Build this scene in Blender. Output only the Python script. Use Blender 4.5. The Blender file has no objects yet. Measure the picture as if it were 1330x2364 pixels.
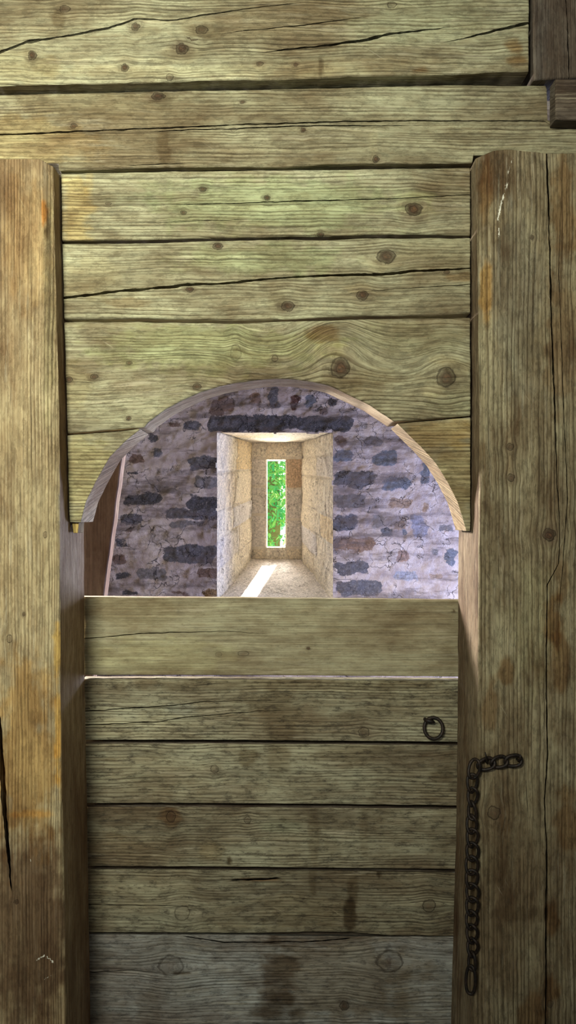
import bpy, math, random
import numpy as np
from mathutils import Vector

random.seed(7)
S = bpy.context.scene
C = S.collection
# ------------------------------------------------------------------ camera
F = 26 / 36 * 2364            # focal length in photo pixels (1330 x 2364 frame)
CX, CY, EYE = 665.0, 1182.0, 1.5
cam_d = bpy.data.cameras.new('camera'); cam = bpy.data.objects.new('camera', cam_d); C.objects.link(cam)
cam_d.sensor_fit = 'VERTICAL'; cam_d.sensor_height = 36; cam_d.lens = 26
cam_d.clip_start = 0.02; cam_d.clip_end = 200
cam.location = (0, 0, EYE); cam.rotation_euler = (math.pi / 2, 0, 0)
S.camera = cam
# ------------------------------------------------------------------ light
vs = S.view_settings
vs.view_transform = 'Standard'; vs.look = 'None'; vs.gamma = 1; vs.use_curve_mapping = False
vs.exposure = 0.0
W = bpy.data.worlds.new('sky'); S.world = W; W.use_nodes = True
bg = W.node_tree.nodes['Background']
bg.inputs['Color'].default_value = (0.78, 0.9, 1.0, 1); bg.inputs['Strength'].default_value = 1.6

def lamp(name, kind, loc, target, energy, color, sx=1, sy=1, spread=180):
    d = bpy.data.lights.new(name, kind); o = bpy.data.objects.new(name, d); C.objects.link(o)
    o.location = loc
    o.rotation_euler = (Vector(target) - Vector(loc)).to_track_quat('-Z', 'Y').to_euler()
    d.energy = energy; d.color = color
    if kind == 'AREA':
        d.shape = 'RECTANGLE'; d.size = sx; d.size_y = sy; d.spread = math.radians(spread)
    return o
sun = lamp('sun', 'SUN', (0.9, 8, 7), (0.9 - .205, 7, 7 - .95), 24, (1, 0.93, 0.82))
sun.data.angle = math.radians(0.53)
# daylight through the high opening behind the viewer (green from the trees outside)
lamp('daylight_gallery', 'AREA', (-1.0, -1.27, 2.58), (-0.80, 1.8, 2.30), 39, (1.0, 0.985, 0.80), .75, 0.45, 86)
# weaker daylight from the second opening at the right
lamp('daylight_gallery_right', 'AREA', (1.0, -1.27, 2.4), (0.2, 1.8, 1.7), 4.5, (0.95, 0.97, 0.9), .5, 0.5, 120)
# daylight through the low doorway behind the viewer
lamp('daylight_low', 'AREA', (-1.1, -1.25, 0.6), (-0.3, 1.9, 0.25), 3, (0.7, 0.8, 1.0), 0.5, 0.7)
# blue skylight through the side window of the stone room
lamp('daylight_stone_room', 'AREA', (1.8, 3.68, 1.0), (0.0, 2.9, 1.35), 84, (0.50, 0.60, 1.0), 0.8, 0.8)
# lamp added to light the right jamb, through an unseen opening made for it
lamp('added_jamb_light', 'AREA', (-1.8, 3.5, 2.25), (0.3, 2.1, 1.3), 175, (1.0, 0.91, 0.87), 0.7, 0.6, 110)
# sky light in the slit window
lamp('daylight_slit', 'AREA', (-0.084, 5.42, 1.56), (-0.084, 4.4, 1.75), 22, (1.0, 0.93, 0.82), 0.12, 0.6)

# ------------------------------------------------------------------ helpers
def P(px, py, Y):
    return ((px - CX) / F * Y, Y, EYE - (py - CY) / F * Y)

def _hash(ix, iy, seed):
    h = (ix.astype(np.int64) * 374761393 + iy.astype(np.int64) * 668265263 + int(seed) * 1442695041) & 0x7fffffff
    h = ((h ^ (h >> 13)) * 1274126177) & 0x7fffffff
    return ((h ^ (h >> 16)) & 0xffff) / 65535.0

def vnoise(x, y, seed=0):
    x = np.asarray(x, float); y = np.asarray(y, float) + 0 * x; x = x + 0 * y
    ix = np.floor(x); iy = np.floor(y); fx = x - ix; fy = y - iy
    fx = fx * fx * (3 - 2 * fx); fy = fy * fy * (3 - 2 * fy)
    a = _hash(ix, iy, seed); b = _hash(ix + 1, iy, seed); c = _hash(ix, iy + 1, seed); d = _hash(ix + 1, iy + 1, seed)
    return (a + (b - a) * fx) * (1 - fy) + (c + (d - c) * fx) * fy

def fbm(x, y, seed=0, octv=4):
    s = 0; amp = .5; t = 0
    for k in range(octv):
        s = s + amp * (vnoise(np.asarray(x) * 2 ** k, np.asarray(y) * 2 ** k, seed + 17 * k) - .5); t += amp; amp *= .5
    return s / t * 2          # about -1..1

def sstep(a, b, x):
    t = np.clip((x - a) / (b - a), 0, 1); return t * t * (3 - 2 * t)

def tag(o, label=None, cat=None, group=None, kind=None):
    if label: o['label'] = label
    if cat: o['category'] = cat
    if group: o['group'] = group
    if kind: o['kind'] = kind
    return o

def empty(name, loc=(0, 0, 0)):
    o = bpy.data.objects.new(name, None); C.objects.link(o); o.location = loc; o.empty_display_size = .05
    return o

def adopt(ch, par):
    ch.parent = par; ch.matrix_parent_inverse.identity(); ch.location = Vector(ch.location) - Vector(par.location)
    return ch

def mesh_obj(name, verts, faces, mat, attrs=None, smooth=True):
    """verts in world space; the object's origin goes to the bottom centre of its bounds"""
    v = np.asarray(verts, float)
    org = np.array([(v[:, 0].min() + v[:, 0].max()) / 2, (v[:, 1].min() + v[:, 1].max()) / 2, v[:, 2].min()])
    me = bpy.data.meshes.new(name)
    me.from_pydata((v - org).tolist(), [], faces if isinstance(faces, list) else faces.tolist())
    for k, (typ, arr) in (attrs or {}).items():
        at = me.attributes.new(k, typ, 'POINT')
        arr = np.asarray(arr, np.float32)
        if typ == 'FLOAT': at.data.foreach_set('value', arr.ravel())
        elif typ == 'FLOAT_VECTOR': at.data.foreach_set('vector', arr.ravel())
        else: at.data.foreach_set('color', arr.ravel())
    if smooth: me.polygons.foreach_set('use_smooth', [True] * len(me.polygons))
    me.materials.append(mat); me.update()
    o = bpy.data.objects.new(name, me); C.objects.link(o); o.location = org
    return o

# ------------------------------------------------------------------ node helper
class NT:
    def __init__(s, name):
        s.m = bpy.data.materials.new(name); s.m.use_nodes = True; s.t = s.m.node_tree
        s.b = s.t.nodes['Principled BSDF']
    def n(s, typ, ins=(), **kw):
        nd = s.t.nodes.new(typ)
        for k, v in kw.items(): setattr(nd, k, v)
        for k, v in (ins.items() if isinstance(ins, dict) else enumerate(ins)):
            s.set(nd.inputs[k], v)
        return nd
    def set(s, sock, v):
        if v is None: return
        if isinstance(v, bpy.types.NodeSocket): s.t.links.new(v, sock)
        else: sock.default_value = v
    def math(s, op, a, b=None, c=None, clamp=False):
        nd = s.n('ShaderNodeMath', (a, b, c), operation=op, use_clamp=clamp); return nd.outputs[0]
    def step(s, lo, hi, x, o0=0.0, o1=1.0):
        nd = s.n('ShaderNodeMapRange', {'Value': x, 'From Min': lo, 'From Max': hi, 'To Min': o0, 'To Max': o1}, interpolation_type='SMOOTHSTEP')
        return nd.outputs[0]
    def lin(s, lo, hi, x, o0=0.0, o1=1.0):
        return s.n('ShaderNodeMapRange', {'Value': x, 'From Min': lo, 'From Max': hi, 'To Min': o0, 'To Max': o1}).outputs[0]
    def xyz(s, x, y, z): return s.n('ShaderNodeCombineXYZ', (x, y, z)).outputs[0]
    def noise(s, vec, scale=1, detail=3, rough=.55, dist=0):
        return s.n('ShaderNodeTexNoise', {'Vector': vec, 'Scale': scale, 'Detail': detail, 'Roughness': rough, 'Distortion': dist}).outputs['Fac']
    def mix(s, f, a, b, mode='MIX'):
        nd = s.t.nodes.new('ShaderNodeMix'); nd.data_type = 'RGBA'; nd.blend_type = mode
        s.set(nd.inputs[0], f); s.set(nd.inputs[6], a); s.set(nd.inputs[7], b); return nd.outputs[2]
    def attr(s, name): return s.n('ShaderNodeAttribute', attribute_name=name)
    def out(s, col, rough=.8, height=None, bstr=.5, bdist=.003, spec=.25, metal=0):
        s.set(s.b.inputs['Base Color'], col); s.set(s.b.inputs['Roughness'], rough)
        s.b.inputs['Specular IOR Level'].default_value = spec; s.b.inputs['Metallic'].default_value = metal
        if height is not None:
            bp = s.n('ShaderNodeBump', {'Strength': bstr, 'Distance': bdist, 'Height': height})
            s.t.links.new(bp.outputs[0], s.b.inputs['Normal'])
        return s.m

def c4(c): return (c[0], c[1], c[2], 1)

def wood_mat(name, early, late, stain, freq=105, contrast=.75, stain_amt=.5, grime=.35, bump=.6, ringvar=1.5, knotc=(.062, .038, .022), scratch=.3, pale=(.55, .5, .36), pale_amt=.35):
    t = NT(name)
    g = t.n('ShaderNodeSeparateXYZ', (t.attr('grain').outputs['Vector'],)); u, v, w = g.outputs
    M = t.math
    n1 = t.noise(t.xyz(M('MULTIPLY', u, 1.6), M('MULTIPLY', v, 9), w), 1, 2)
    n1b = t.noise(t.xyz(M('MULTIPLY', u, .25), M('MULTIPLY', v, 26), w), 1, 1)
    n1c = t.noise(t.xyz(M('MULTIPLY', u, 14), M('MULTIPLY', v, 60), w), 1, 2)
    vv = M('ADD', M('ADD', M('MULTIPLY', v, freq), M('MULTIPLY', n1, ringvar)), M('ADD', M('MULTIPLY', n1b, 2.6), M('MULTIPLY', n1c, .45)))
    ring = M('FRACT', vv)                      # saw tooth: early wood fading into a hard late-wood line
    late_f = M('MULTIPLY', t.step(.35, .88, ring), t.step(1.0, .93, ring))
    n2 = t.noise(t.xyz(M('MULTIPLY', u, 2.2), M('MULTIPLY', v, 30), M('ADD', w, 5)), 1, 4)
    late_s = M('MULTIPLY', late_f, t.step(.30, .62, n2))
    fib = t.noise(t.xyz(M('MULTIPLY', u, 4), M('MULTIPLY', v, 430), w), 1, 4, .6)
    fib2 = t.noise(t.xyz(M('MULTIPLY', u, 2.2), M('MULTIPLY', v, 140), M('ADD', w, 3)), 1, 4, .6)
    mott = t.noise(t.xyz(M('MULTIPLY', u, 3.2), M('MULTIPLY', v, 8), M('ADD', w, 9)), 1, 6, .6)
    spk = t.noise(t.xyz(M('MULTIPLY', u, 30), M('MULTIPLY', v, 85), M('ADD', w, 2)), 1, 8, .78)
    fine = M('MULTIPLY', t.step(.3, .95, M('FRACT', M('ADD', M('MULTIPLY', vv, 2.7), M('MULTIPLY', n1c, 1.2)))), t.step(.62, .4, n2))
    col = t.mix(M('MULTIPLY', late_s, contrast), c4(early), c4(late))
    col = t.mix(M('MULTIPLY', fine, contrast * .45), col, c4(late))
    col = t.mix(t.step(.46, .72, mott, 0, stain_amt), col, c4(stain))
    # broad weathering: greener and browner clouds, darker grime
    cl1 = t.noise(t.xyz(M('MULTIPLY', u, 1.6), M('MULTIPLY', v, 4.0), M('ADD', w, 51)), 1, 7, .66)
    col = t.mix(1.0, col, t.mix(t.step(.36, .62, cl1), (.58, .50, .41, 1), (1.14, 1.19, 1.10, 1)), 'MULTIPLY')
    cl2 = t.noise(t.xyz(M('MULTIPLY', u, 8), M('MULTIPLY', v, 22), M('ADD', w, 61)), 1, 9, .78)
    col = t.mix(1.0, col, t.mix(t.step(.34, .64, cl2), (.76, .70, .64, 1), (1.10, 1.11, 1.09, 1)), 'MULTIPLY')
    # worn pale streaks
    pl = t.noise(t.xyz(M('MULTIPLY', u, 7), M('MULTIPLY', v, 90), M('ADD', w, 14)), 1, 5, .65)
    pm = t.noise(t.xyz(M('MULTIPLY', u, 3), M('MULTIPLY', v, 6), M('ADD', w, 21)), 1, 3)
    col = t.mix(M('MULTIPLY', M('MULTIPLY', t.step(.53, .68, pl), t.step(.4, .62, pm)), pale_amt), col, c4(pale))
    col = t.mix(1.0, col, t.n('ShaderNodeCombineColor', (t.lin(.25, .75, fib, .64, 1.32),) * 3).outputs[0], 'MULTIPLY')
    col = t.mix(1.0, col, t.n('ShaderNodeCombineColor', (t.lin(.25, .75, fib2, .74, 1.25),) * 3).outputs[0], 'MULTIPLY')
    col = t.mix(t.step(.52, .66, spk, 0, grime), col, c4([x * .4 for x in late]))
    # short drying checks along the grain
    ck = t.noise(t.xyz(M('MULTIPLY', u, 5), M('MULTIPLY', v, 210), M('ADD', w, 71)), 1, 2, .5)
    ckm = t.noise(t.xyz(M('MULTIPLY', u, 5), M('MULTIPLY', v, 14), M('ADD', w, 77)), 1, 2)
    ckf = M('MULTIPLY', t.step(.66, .74, ck), t.step(.45, .6, ckm))
    col = t.mix(M('MULTIPLY', ckf, .7), col, c4([x * .3 for x in late]))
    # scratches running across the grain
    du = M('ADD', u, M('MULTIPLY', v, .9)); dv = M('SUBTRACT', v, M('MULTIPLY', u, .62))
    sc = t.noise(t.xyz(M('MULTIPLY', du, 6), M('MULTIPLY', dv, 150), M('ADD', w, 31)), 1, 2)
    scm = t.noise(t.xyz(M('MULTIPLY', u, 6), M('MULTIPLY', v, 12), M('ADD', w, 41)), 1, 2)
    scf = M('MULTIPLY', M('MULTIPLY', t.step(.68, .78, sc), t.step(.48, .62, scm)), scratch)
    col = t.mix(scf, col, c4(pale))
    # knots
    k = t.n('ShaderNodeSeparateXYZ', (t.attr('knot').outputs['Vector'],)); k1, k2, kst = k.outputs
    rho = M('SQRT', M('ADD', M('MULTIPLY', k1, k1), M('MULTIPLY', k2, k2)))
    kn = M('ADD', rho, M('MULTIPLY', M('SUBTRACT', t.noise(t.xyz(M('MULTIPLY', k1, 1.3), M('MULTIPLY', k2, 1.3), w), 1, 3), .5), .75))
    kf = M('MULTIPLY', t.step(1.05, .45, kn), kst)
    kr = M('FRACT', M('MULTIPLY', kn, 4.2))
    kc = t.mix(t.step(.3, .9, kr), c4(knotc), c4([x * .55 for x in knotc]))
    kc = t.mix(M('MULTIPLY', t.step(.55, .1, kn), t.step(.4, .6, t.noise(t.xyz(M('MULTIPLY', k1, 2.5), M('MULTIPLY', k2, 2.5), w), 1, 5, .7))), kc, c4((knotc[0] * 1.9, knotc[1] * 1.5, knotc[2] * 1.3)))
    smud = M('MULTIPLY', M('MULTIPLY', t.step(2.3, .9, kn), kst), t.step(.42, .62, cl2, .15, .7))
    col = t.mix(smud, col, c4([x * 1.5 for x in knotc]))
    col = t.mix(kf, col, kc)
    rim = M('MULTIPLY', M('MULTIPLY', t.step(.72, .86, kn), t.step(1.0, .88, kn)), M('MINIMUM', M('MULTIPLY', kst, 3.0), 1.0))
    col = t.mix(M('MULTIPLY', rim, .65), col, c4((.02, .012, .007)))
    col = t.mix(1.0, col, t.attr('tint').outputs['Color'], 'MULTIPLY')
    pt = t.attr('paint').outputs['Fac']
    pf = t.step(.40, .47, M('ADD', M('MULTIPLY', pt, .5), M('MULTIPLY', M('SUBTRACT', t.noise(t.xyz(M('MULTIPLY', u, 60), M('MULTIPLY', v, 260), w), 1, 5, .7), .5), 1.1)))
    col = t.mix(pf, col, (.78, .76, .64, 1))
    h = M('ADD', M('MULTIPLY', late_s, .55), M('ADD', M('MULTIPLY', fib, .55), M('MULTIPLY', fib2, .8)))
    h = M('ADD', h, M('MULTIPLY', t.step(.6, .5, spk), .35))
    h = M('ADD', h, M('MULTIPLY', fine, .3))
    h = M('SUBTRACT', h, M('MULTIPLY', ckf, 1.0))
    h = M('SUBTRACT', h, M('MULTIPLY', rim, .6))
    h = M('ADD', h, M('MULTIPLY', scf, -.6))
    return t.out(col, .8, h, bump, .0032, .25)

OAK = wood_mat('hewn_wood', (.40, .38, .275), (.13, .110, .070), (.20, .165, .108), 110, .85, .6, .5)
OAKP = wood_mat('post_wood', (.43, .345, .225), (.18, .13, .075), (.25, .165, .09), 130, .85, .45, .35)
OAKR = wood_mat('stained_post_wood', (.30, .255, .175), (.10, .075, .045), (.105, .060, .028), 100, .9, .95, .6)
GATE = wood_mat('gate_wood', (.33, .305, .23), (.11, .092, .064), (.14, .112, .08), 110, .9, .65, .9, .6)
GATES = wood_mat('sawn_wood', (.31, .28, .20), (.22, .18, .12), (.18, .15, .105), 150, .4, .6, .45, .3, scratch=.15)
GREY = wood_mat('grey_wood', (.37, .37, .385), (.14, .135, .13), (.165, .15, .135), 110, .9, .6, .8)  # weathered grey of the bottom gate board, cool low light mixed into it
DARK = wood_mat('dark_wood', (.14, .115, .10), (.07, .052, .045), (.085, .06, .05), 110, .7, .5, .4)
BOARD = wood_mat('brown_board', (.095, .066, .066), (.065, .045, .045), (.075, .05, .048), 60, .4, .5, .2, .2, scratch=.05, pale_amt=.1)
SHELL = wood_mat('shell_wood', (.16, .14, .10), (.09, .07, .045), (.10, .075, .045), 60, .5, .5, .3)

# ------------------------------------------------------------------ timbers
def timber(name, axis, sideA, sideB, ends, Y, depth, mat, cracks=(), knots=(), tints=(), paints=(), step=4.0, bev=(5, 5, 4, 4), wob=1.2, rough=.0022, seed=1, side_tint=(1, 1, 1), wave=5.0, swirls=(), top_slope=0.0, parent=None, yfun=None):
    """One squared timber. Its front outline is given as photo pixels at distance Y; along = x for 'H', y for 'V'.
    sideA/sideB: polylines (along, across). ends: start, end as number or polyline (across, along).
    cracks: lists of (along, across, half width). knots: (x, y, r_along, r_across, strength[, reach])."""
    pm = Y / F
    A = np.array(sideA, float); B = np.array(sideB, float)
    def poly(Q, a): return np.interp(a, Q[:, 0], Q[:, 1])
    def fA(a): return poly(A, a) + wob * fbm(a / 40, 3.1, seed + 1, 3)
    def fB(a): return poly(B, a) + wob * fbm(a / 40, 8.7, seed + 2, 3)
    def endf(e, sd):
        if isinstance(e, (int, float)): return lambda c: e + .8 * wob * fbm(c / 25, 5.5, sd, 3)
        Q = np.array(e, float); return lambda c: poly(Q, c) + .5 * wob * fbm(c / 25, 5.5, sd, 3)
    e0, e1 = endf(ends[0], seed + 3), endf(ends[1], seed + 4)
    bA, bB = [(b if callable(b) else (lambda a, b=b: b + 0 * a)) for b in bev[:2]]
    # control curves
    ctl = [(fA, None), (lambda a: fA(a) + 1.2, None), (lambda a: fA(a) + 3, None)]
    for i, cr in enumerate(cracks):
        Q = np.array(cr, float)
        pc = lambda a, Q=Q, i=i: np.interp(a, Q[:, 0], Q[:, 1]) + 1.3 * fbm(a / 22, 2.2, seed + 50 + i, 3)
        pw = lambda a, Q=Q, i=i: np.maximum(np.interp(a, Q[:, 0], Q[:, 2]) * (1 + .5 * fbm(a / 14, 4.4, seed + 70 + i, 2)), .05)
        ctl += [(lambda a, p=pc, w=pw: p(a) - w(a) - .9, None), (lambda a, p=pc, w=pw: p(a) - w(a), None), (lambda a, p=pc, w=pw: p(a) - w(a) + .02, pw),
                (lambda a, p=pc, w=pw: p(a) + w(a) - .02, pw), (lambda a, p=pc, w=pw: p(a) + w(a), None), (lambda a, p=pc, w=pw: p(a) + w(a) + .9, None)]
    ctl += [(lambda a: fB(a) - 3, None), (lambda a: fB(a) - 1.2, None), (fB, None)]
    amin = min(A[0, 0], B[0, 0]) if not isinstance(ends[0], (int, float)) else ends[0]
    a_lo = ends[0] if isinstance(ends[0], (int, float)) else min(q[1] for q in ends[0])
    a_hi = ends[1] if isinstance(ends[1], (int, float)) else max(q[1] for q in ends[1])
    nx = max(6, int((a_hi - a_lo) / step)); L = a_hi - a_lo
    s = list(np.linspace(0, 1, nx + 1)) + [1.2 / L, 3 / L, 1 - 1.2 / L, 1 - 3 / L]
    if isinstance(ends[0], (int, float)) and isinstance(ends[1], (int, float)):
        for q in list(A[:, 0]) + list(B[:, 0]):
            if a_lo < q < a_hi: s.append((q - a_lo) / L)
    s = np.unique(np.round(s, 6)); ns = len(s)
    def curves(a):
        K = np.array([f(a) for f, _ in ctl])
        top, bot = K[0], K[-1]
        for i in range(1, len(K) - 1): K[i] = np.clip(K[i], top + .02, bot - .02)
        for i in range(1, len(K)): K[i] = np.maximum(K[i], K[i - 1] + .005)
        K[-1] = bot
        for i in range(len(K) - 2, -1, -1): K[i] = np.minimum(K[i], K[i + 1] - .002)
        return K
    aa = a_lo + s * L
    K0 = curves(aa)
    rows = []
    for i in range(len(ctl) - 1):
        gap = (K0[i + 1] - K0[i]).mean(); m = max(1, int(round(gap / step)))
        if gap > .6 * step and gap < 2 * step: m = max(m, 2)
        for j in range(m): rows.append((i, j / m))
    rows.append((len(ctl) - 2, 1.0))
    nr = len(rows)
    a2 = np.zeros((nr, ns)); c2 = np.zeros((nr, ns)); push = np.zeros((nr, ns)); slide = np.zeros((nr, ns))
    for r, (i, f) in enumerate(rows):
        a = aa.copy()
        for _ in range(4):
            K = curves(a); c = K[i] + (K[i + 1] - K[i]) * f
            a = e0(c) + (e1(c) - e0(c)) * s
        K = curves(a); c2[r] = K[i] + (K[i + 1] - K[i]) * f; a2[r] = a
        if f == 0 and ctl[i][1] is not None:
            dp = np.clip((ctl[i][1](a) - .05) / 1.2, 0, 1) * .04
            push[r] += dp
            slide[r] += dp / pm * ((np.clip((c2[r] - CY) * pm / Y, -.1, 1) + .12) if axis == 'H' else .45)
    # edge rounding
    def rnd(d, b):
        b = np.maximum(b, .5); k = np.clip(1 - d / b, 0, 1); return b * pm * (1 - np.sqrt(np.maximum(1 - k * k, 0)))
    def cham(d, b):
        return np.clip(1 - d / np.maximum(b, .5), 0, 1) * b * pm
    pAq = bA(a2); pBq = bB(a2)
    dA = c2 - fA(a2); dB = fB(a2) - c2; d0 = a2 - e0(c2); d1 = e1(c2) - a2
    push += np.where(pAq > 9, cham(dA, pAq) * .9, rnd(dA, pAq)) + np.where(pBq > 9, cham(dB, pBq) * .9, rnd(dB, pBq)) + rnd(d0, bev[2]) + rnd(d1, bev[3])
    push += rough * (fbm(a2 / 160, c2 / 30, seed + 9, 4) + .5 * fbm(a2 / 30, c2 / 9, seed + 10, 3))
    if yfun is not None: push += yfun(a2, c2)
    # grain
    u = a2 * pm; cc = c2 + wave * fbm(a2 / 220, c2 / 60, seed + 20, 3)
    for sx, sy, sa, sc_, amp in swirls:
        ka, kc = (sx, sy) if axis == 'H' else (sy, sx)
        cc = cc + amp * np.exp(-((a2 - ka) / sa) ** 2 - ((c2 - kc) / sc_) ** 2)
    rho = np.full_like(a2, 9.0); kst = np.zeros_like(a2); k1 = np.full_like(a2, 6.0); k2 = np.full_like(a2, 6.0)
    for kq in knots:
        kx, ky, ra, rc, st = kq[:5]; reach = kq[5] if len(kq) > 5 else 2.2
        ka, kc = (kx, ky) if axis == 'H' else (ky, kx)
        da = a2 - ka; dc = c2 - kc
        reach = min(reach, 2.0) * .8; R = rc * 1.1 * np.exp(-(da / (ra * reach)) ** 2)
        dd = cc - kc
        Rr = R * np.exp(-np.abs(dc) / (rc * 3.2)); cc = kc + np.sign(dd) * (np.sqrt(dd * dd + Rr * Rr * .5) - Rr * .7071 + .12 * np.abs(dd))/(1 + .12 * np.exp(-(da / (ra * 4)) ** 2) * 0 + .12)
        ang = np.arctan2(dc, da)
        q = np.sqrt((da / ra) ** 2 + (dc / rc) ** 2) * (1 + .13 * np.sin(2 * ang + kx) + .08 * np.sin(5 * ang + ky))
        msk = q < rho
        rho = np.where(msk, q, rho); kst = np.where(msk, np.where(q < 2.4, st, 0), kst); k1 = np.where(msk, np.clip(da / ra, -8, 8), k1); k2 = np.where(msk, np.clip(dc / rc, -8, 8), k2)
        push -= .0035 * min(st, 1) * np.exp(-(q / 1.7) ** 2) * (rc / 20)
        push += .003 * min(st, 1) * np.exp(-((q - 1) / .12) ** 2)
    v = cc * pm
    px, py = (a2, c2) if axis == 'H' else (c2, a2)
    tint = np.ones((nr, ns, 3))
    nw = fbm(px / 30, py / 30, seed + 31, 4)
    sn = fbm(px / (60 if axis == 'H' else 7), py / (7 if axis == 'H' else 60), seed + 33, 3)
    for tq in tints:
        tx, ty, rx, ry, col, st = tq
        q = np.sqrt(((px - tx) / rx) ** 2 + ((py - ty) / ry) ** 2) + .5 * nw + .3 * sn
        f = st * sstep(1.15, .6, q)
        tint *= 1 - f[..., None] * (1 - np.array(col))
    paint = np.zeros((nr, ns))
    for tq in paints:
        x0, y0, x1, y1, wd, st = tq
        dx, dy = x1 - x0, y1 - y0; tt = np.clip(((px - x0) * dx + (py - y0) * dy) / (dx * dx + dy * dy), 0, 1)
        d = np.hypot(px - x0 - tt * dx, py - y0 - tt * dy) + 2.5 * nw
        paint = np.maximum(paint, st * sstep(wd, wd * .2, d))
    if axis == 'H': py = py + slide
    else: px = px + slide * np.sign(px - CX)
    X = (px - CX) * pm; Z = EYE - (py - CY) * pm; YY = Y + push
    N = nr * ns
    verts = [np.stack([X, YY, Z], -1).reshape(-1, 3)]
    sd = seed * 3.7
    G = [np.stack([u, v, np.full_like(u, sd)], -1).reshape(-1, 3)]
    KN = [np.stack([k1, k2, kst], -1).reshape(-1, 3)]
    T = [tint.reshape(-1, 3)]; PT = [paint.reshape(-1)]
    idx = np.arange(N).reshape(nr, ns)
    q = np.stack([idx[:-1, :-1], idx[1:, :-1], idx[1:, 1:], idx[:-1, 1:]], -1).reshape(-1, 4)
    if axis == 'V': q = q[:, ::-1]
    faces = [q]
    crow = np.array([ctl[i][1] is not None or (i + 1 < len(ctl) and ctl[i + 1][1] is not None) for i, f in rows[:-1]])
    flat = np.repeat(crow, ns - 1)
    # sides
    loop = np.concatenate([idx[0, :], idx[1:, -1], idx[-1, -2::-1], idx[-2:0:-1, 0]])
    kind = np.concatenate([np.zeros(ns), np.ones(nr - 1), np.zeros(ns - 1), np.ones(nr - 2)])
    nl = len(loop); V0 = verts[0][loop]; G0 = G[0][loop]; ksteps = max(3, int(depth / .012))
    base = N; nring = []
    for j in range(ksteps + 1):
        f = j / ksteps; d = f * (Y + depth - V0[:, 1])
        VV = V0.copy(); VV[:, 1] += d; VV[:ns, 2] -= top_slope * d[:ns]
        GG = G0.copy(); GG[:, 1] += np.where(kind == 0, d, d * .3); GG[:, 0] += np.where(kind == 1, d, 0); GG[:, 2] += 1.3
        if 0 < j < ksteps:      # slight unevenness of the cut faces
            ctr = np.array([V0[:, 0].mean(), 0, V0[:, 2].mean()])
            nn = .0012 * fbm(V0[:, 0] * 40 + V0[:, 2] * 40, d * 60, seed + 77, 3)
            VV[:, 2] += nn * (kind == 0); VV[:, 0] += nn * (kind == 1)
        verts.append(VV); G.append(GG); KN.append(np.tile([6.0, 6, 0], (nl, 1)))
        T.append(np.ones((nl, 3)) * np.array(side_tint)); PT.append(np.zeros(nl))
        nring.append(base + np.arange(nl)); base += nl
    for j in range(ksteps):
        r0, r1 = nring[j], nring[j + 1]
        q = np.stack([r0, np.roll(r0, -1), np.roll(r1, -1), r1], -1)
        if axis == 'V': q = q[:, ::-1]
        faces.append(q)
    # back
    bidx = base + idx
    VV = verts[0].copy(); VV[:, 1] = Y + depth
    if top_slope: VV[:, 2] = np.minimum(VV[:, 2].reshape(nr, ns), (VV[:, 2].reshape(nr, ns)[0] - top_slope * depth)[None, :]).ravel()
    verts.append(VV); G.append(G[0]); KN.append(np.tile([6.0, 6, 0], (N, 1))); T.append(np.ones((N, 3))); PT.append(np.zeros(N))
    q = np.stack([bidx[:-1, :-1], bidx[:-1, 1:], bidx[1:, 1:], bidx[1:, :-1]], -1).reshape(-1, 4)
    if axis == 'V': q = q[:, ::-1]
    faces.append(q)
    T4 = np.concatenate(T); T4 = np.concatenate([T4, np.ones((len(T4), 1))], 1)
    o = mesh_obj(name, np.concatenate(verts), np.concatenate(faces), mat,
                 {'grain': ('FLOAT_VECTOR', np.concatenate(G)), 'knot': ('FLOAT_VECTOR', np.concatenate(KN)),
                  'tint': ('FLOAT_COLOR', T4), 'paint': ('FLOAT', np.concatenate(PT))})
    sm = np.ones(len(o.data.polygons), bool); sm[:len(flat)] = ~flat; o.data.polygons.foreach_set('use_smooth', sm)
    if parent is not None: adopt(o, parent)
    return o

def box(name, x0, x1, y0, y1, z0, z1, mat, gaxis=0, seed=5, parent=None):
    """plain timber-clad slab with grain attributes (shell pieces outside the view)"""
    v = np.array([(x, y, z) for x in (x0, x1) for y in (y0, y1) for z in (z0, z1)], float)
    f = [(0, 1, 3, 2), (4, 6, 7, 5), (0, 4, 5, 1), (2, 3, 7, 6), (0, 2, 6, 4), (1, 5, 7, 3)]
    vv = []; ff = []; gg = []
    for q in f:
        b = len(vv)
        for i in q: vv.append(v[i])
        ff.append((b, b + 1, b + 2, b + 3))
    vv = np.array(vv); o2 = [i for i in range(3) if i != gaxis]
    gg = np.stack([vv[:, gaxis], vv[:, o2[0]] + vv[:, o2[1]], np.full(len(vv), seed * 2.3)], -1)
    n = len(vv)
    return vv, ff, {'grain': ('FLOAT_VECTOR', gg), 'knot': ('FLOAT_VECTOR', np.tile([6., 6, 0], (n, 1))), 'tint': ('FLOAT_COLOR', np.ones((n, 4))), 'paint': ('FLOAT', np.zeros(n))}

def boxes(name, specs, mat, gaxis=0):
    V = []; Fc = []; at = {}; n = 0
    for i, sp in enumerate(specs):
        v, f, a = box(name, *sp, mat, gaxis, i + 3)
        V.append(v); Fc += [tuple(k + n for k in q) for q in f]; n += len(v)
        for k, (ty, ar) in a.items(): at.setdefault(k, (ty, []))[1].append(ar)
    at = {k: (ty, np.concatenate(ar)) for k, (ty, ar) in at.items()}
    return mesh_obj(name, np.concatenate(V), Fc, mat, at, smooth=False)

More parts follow.
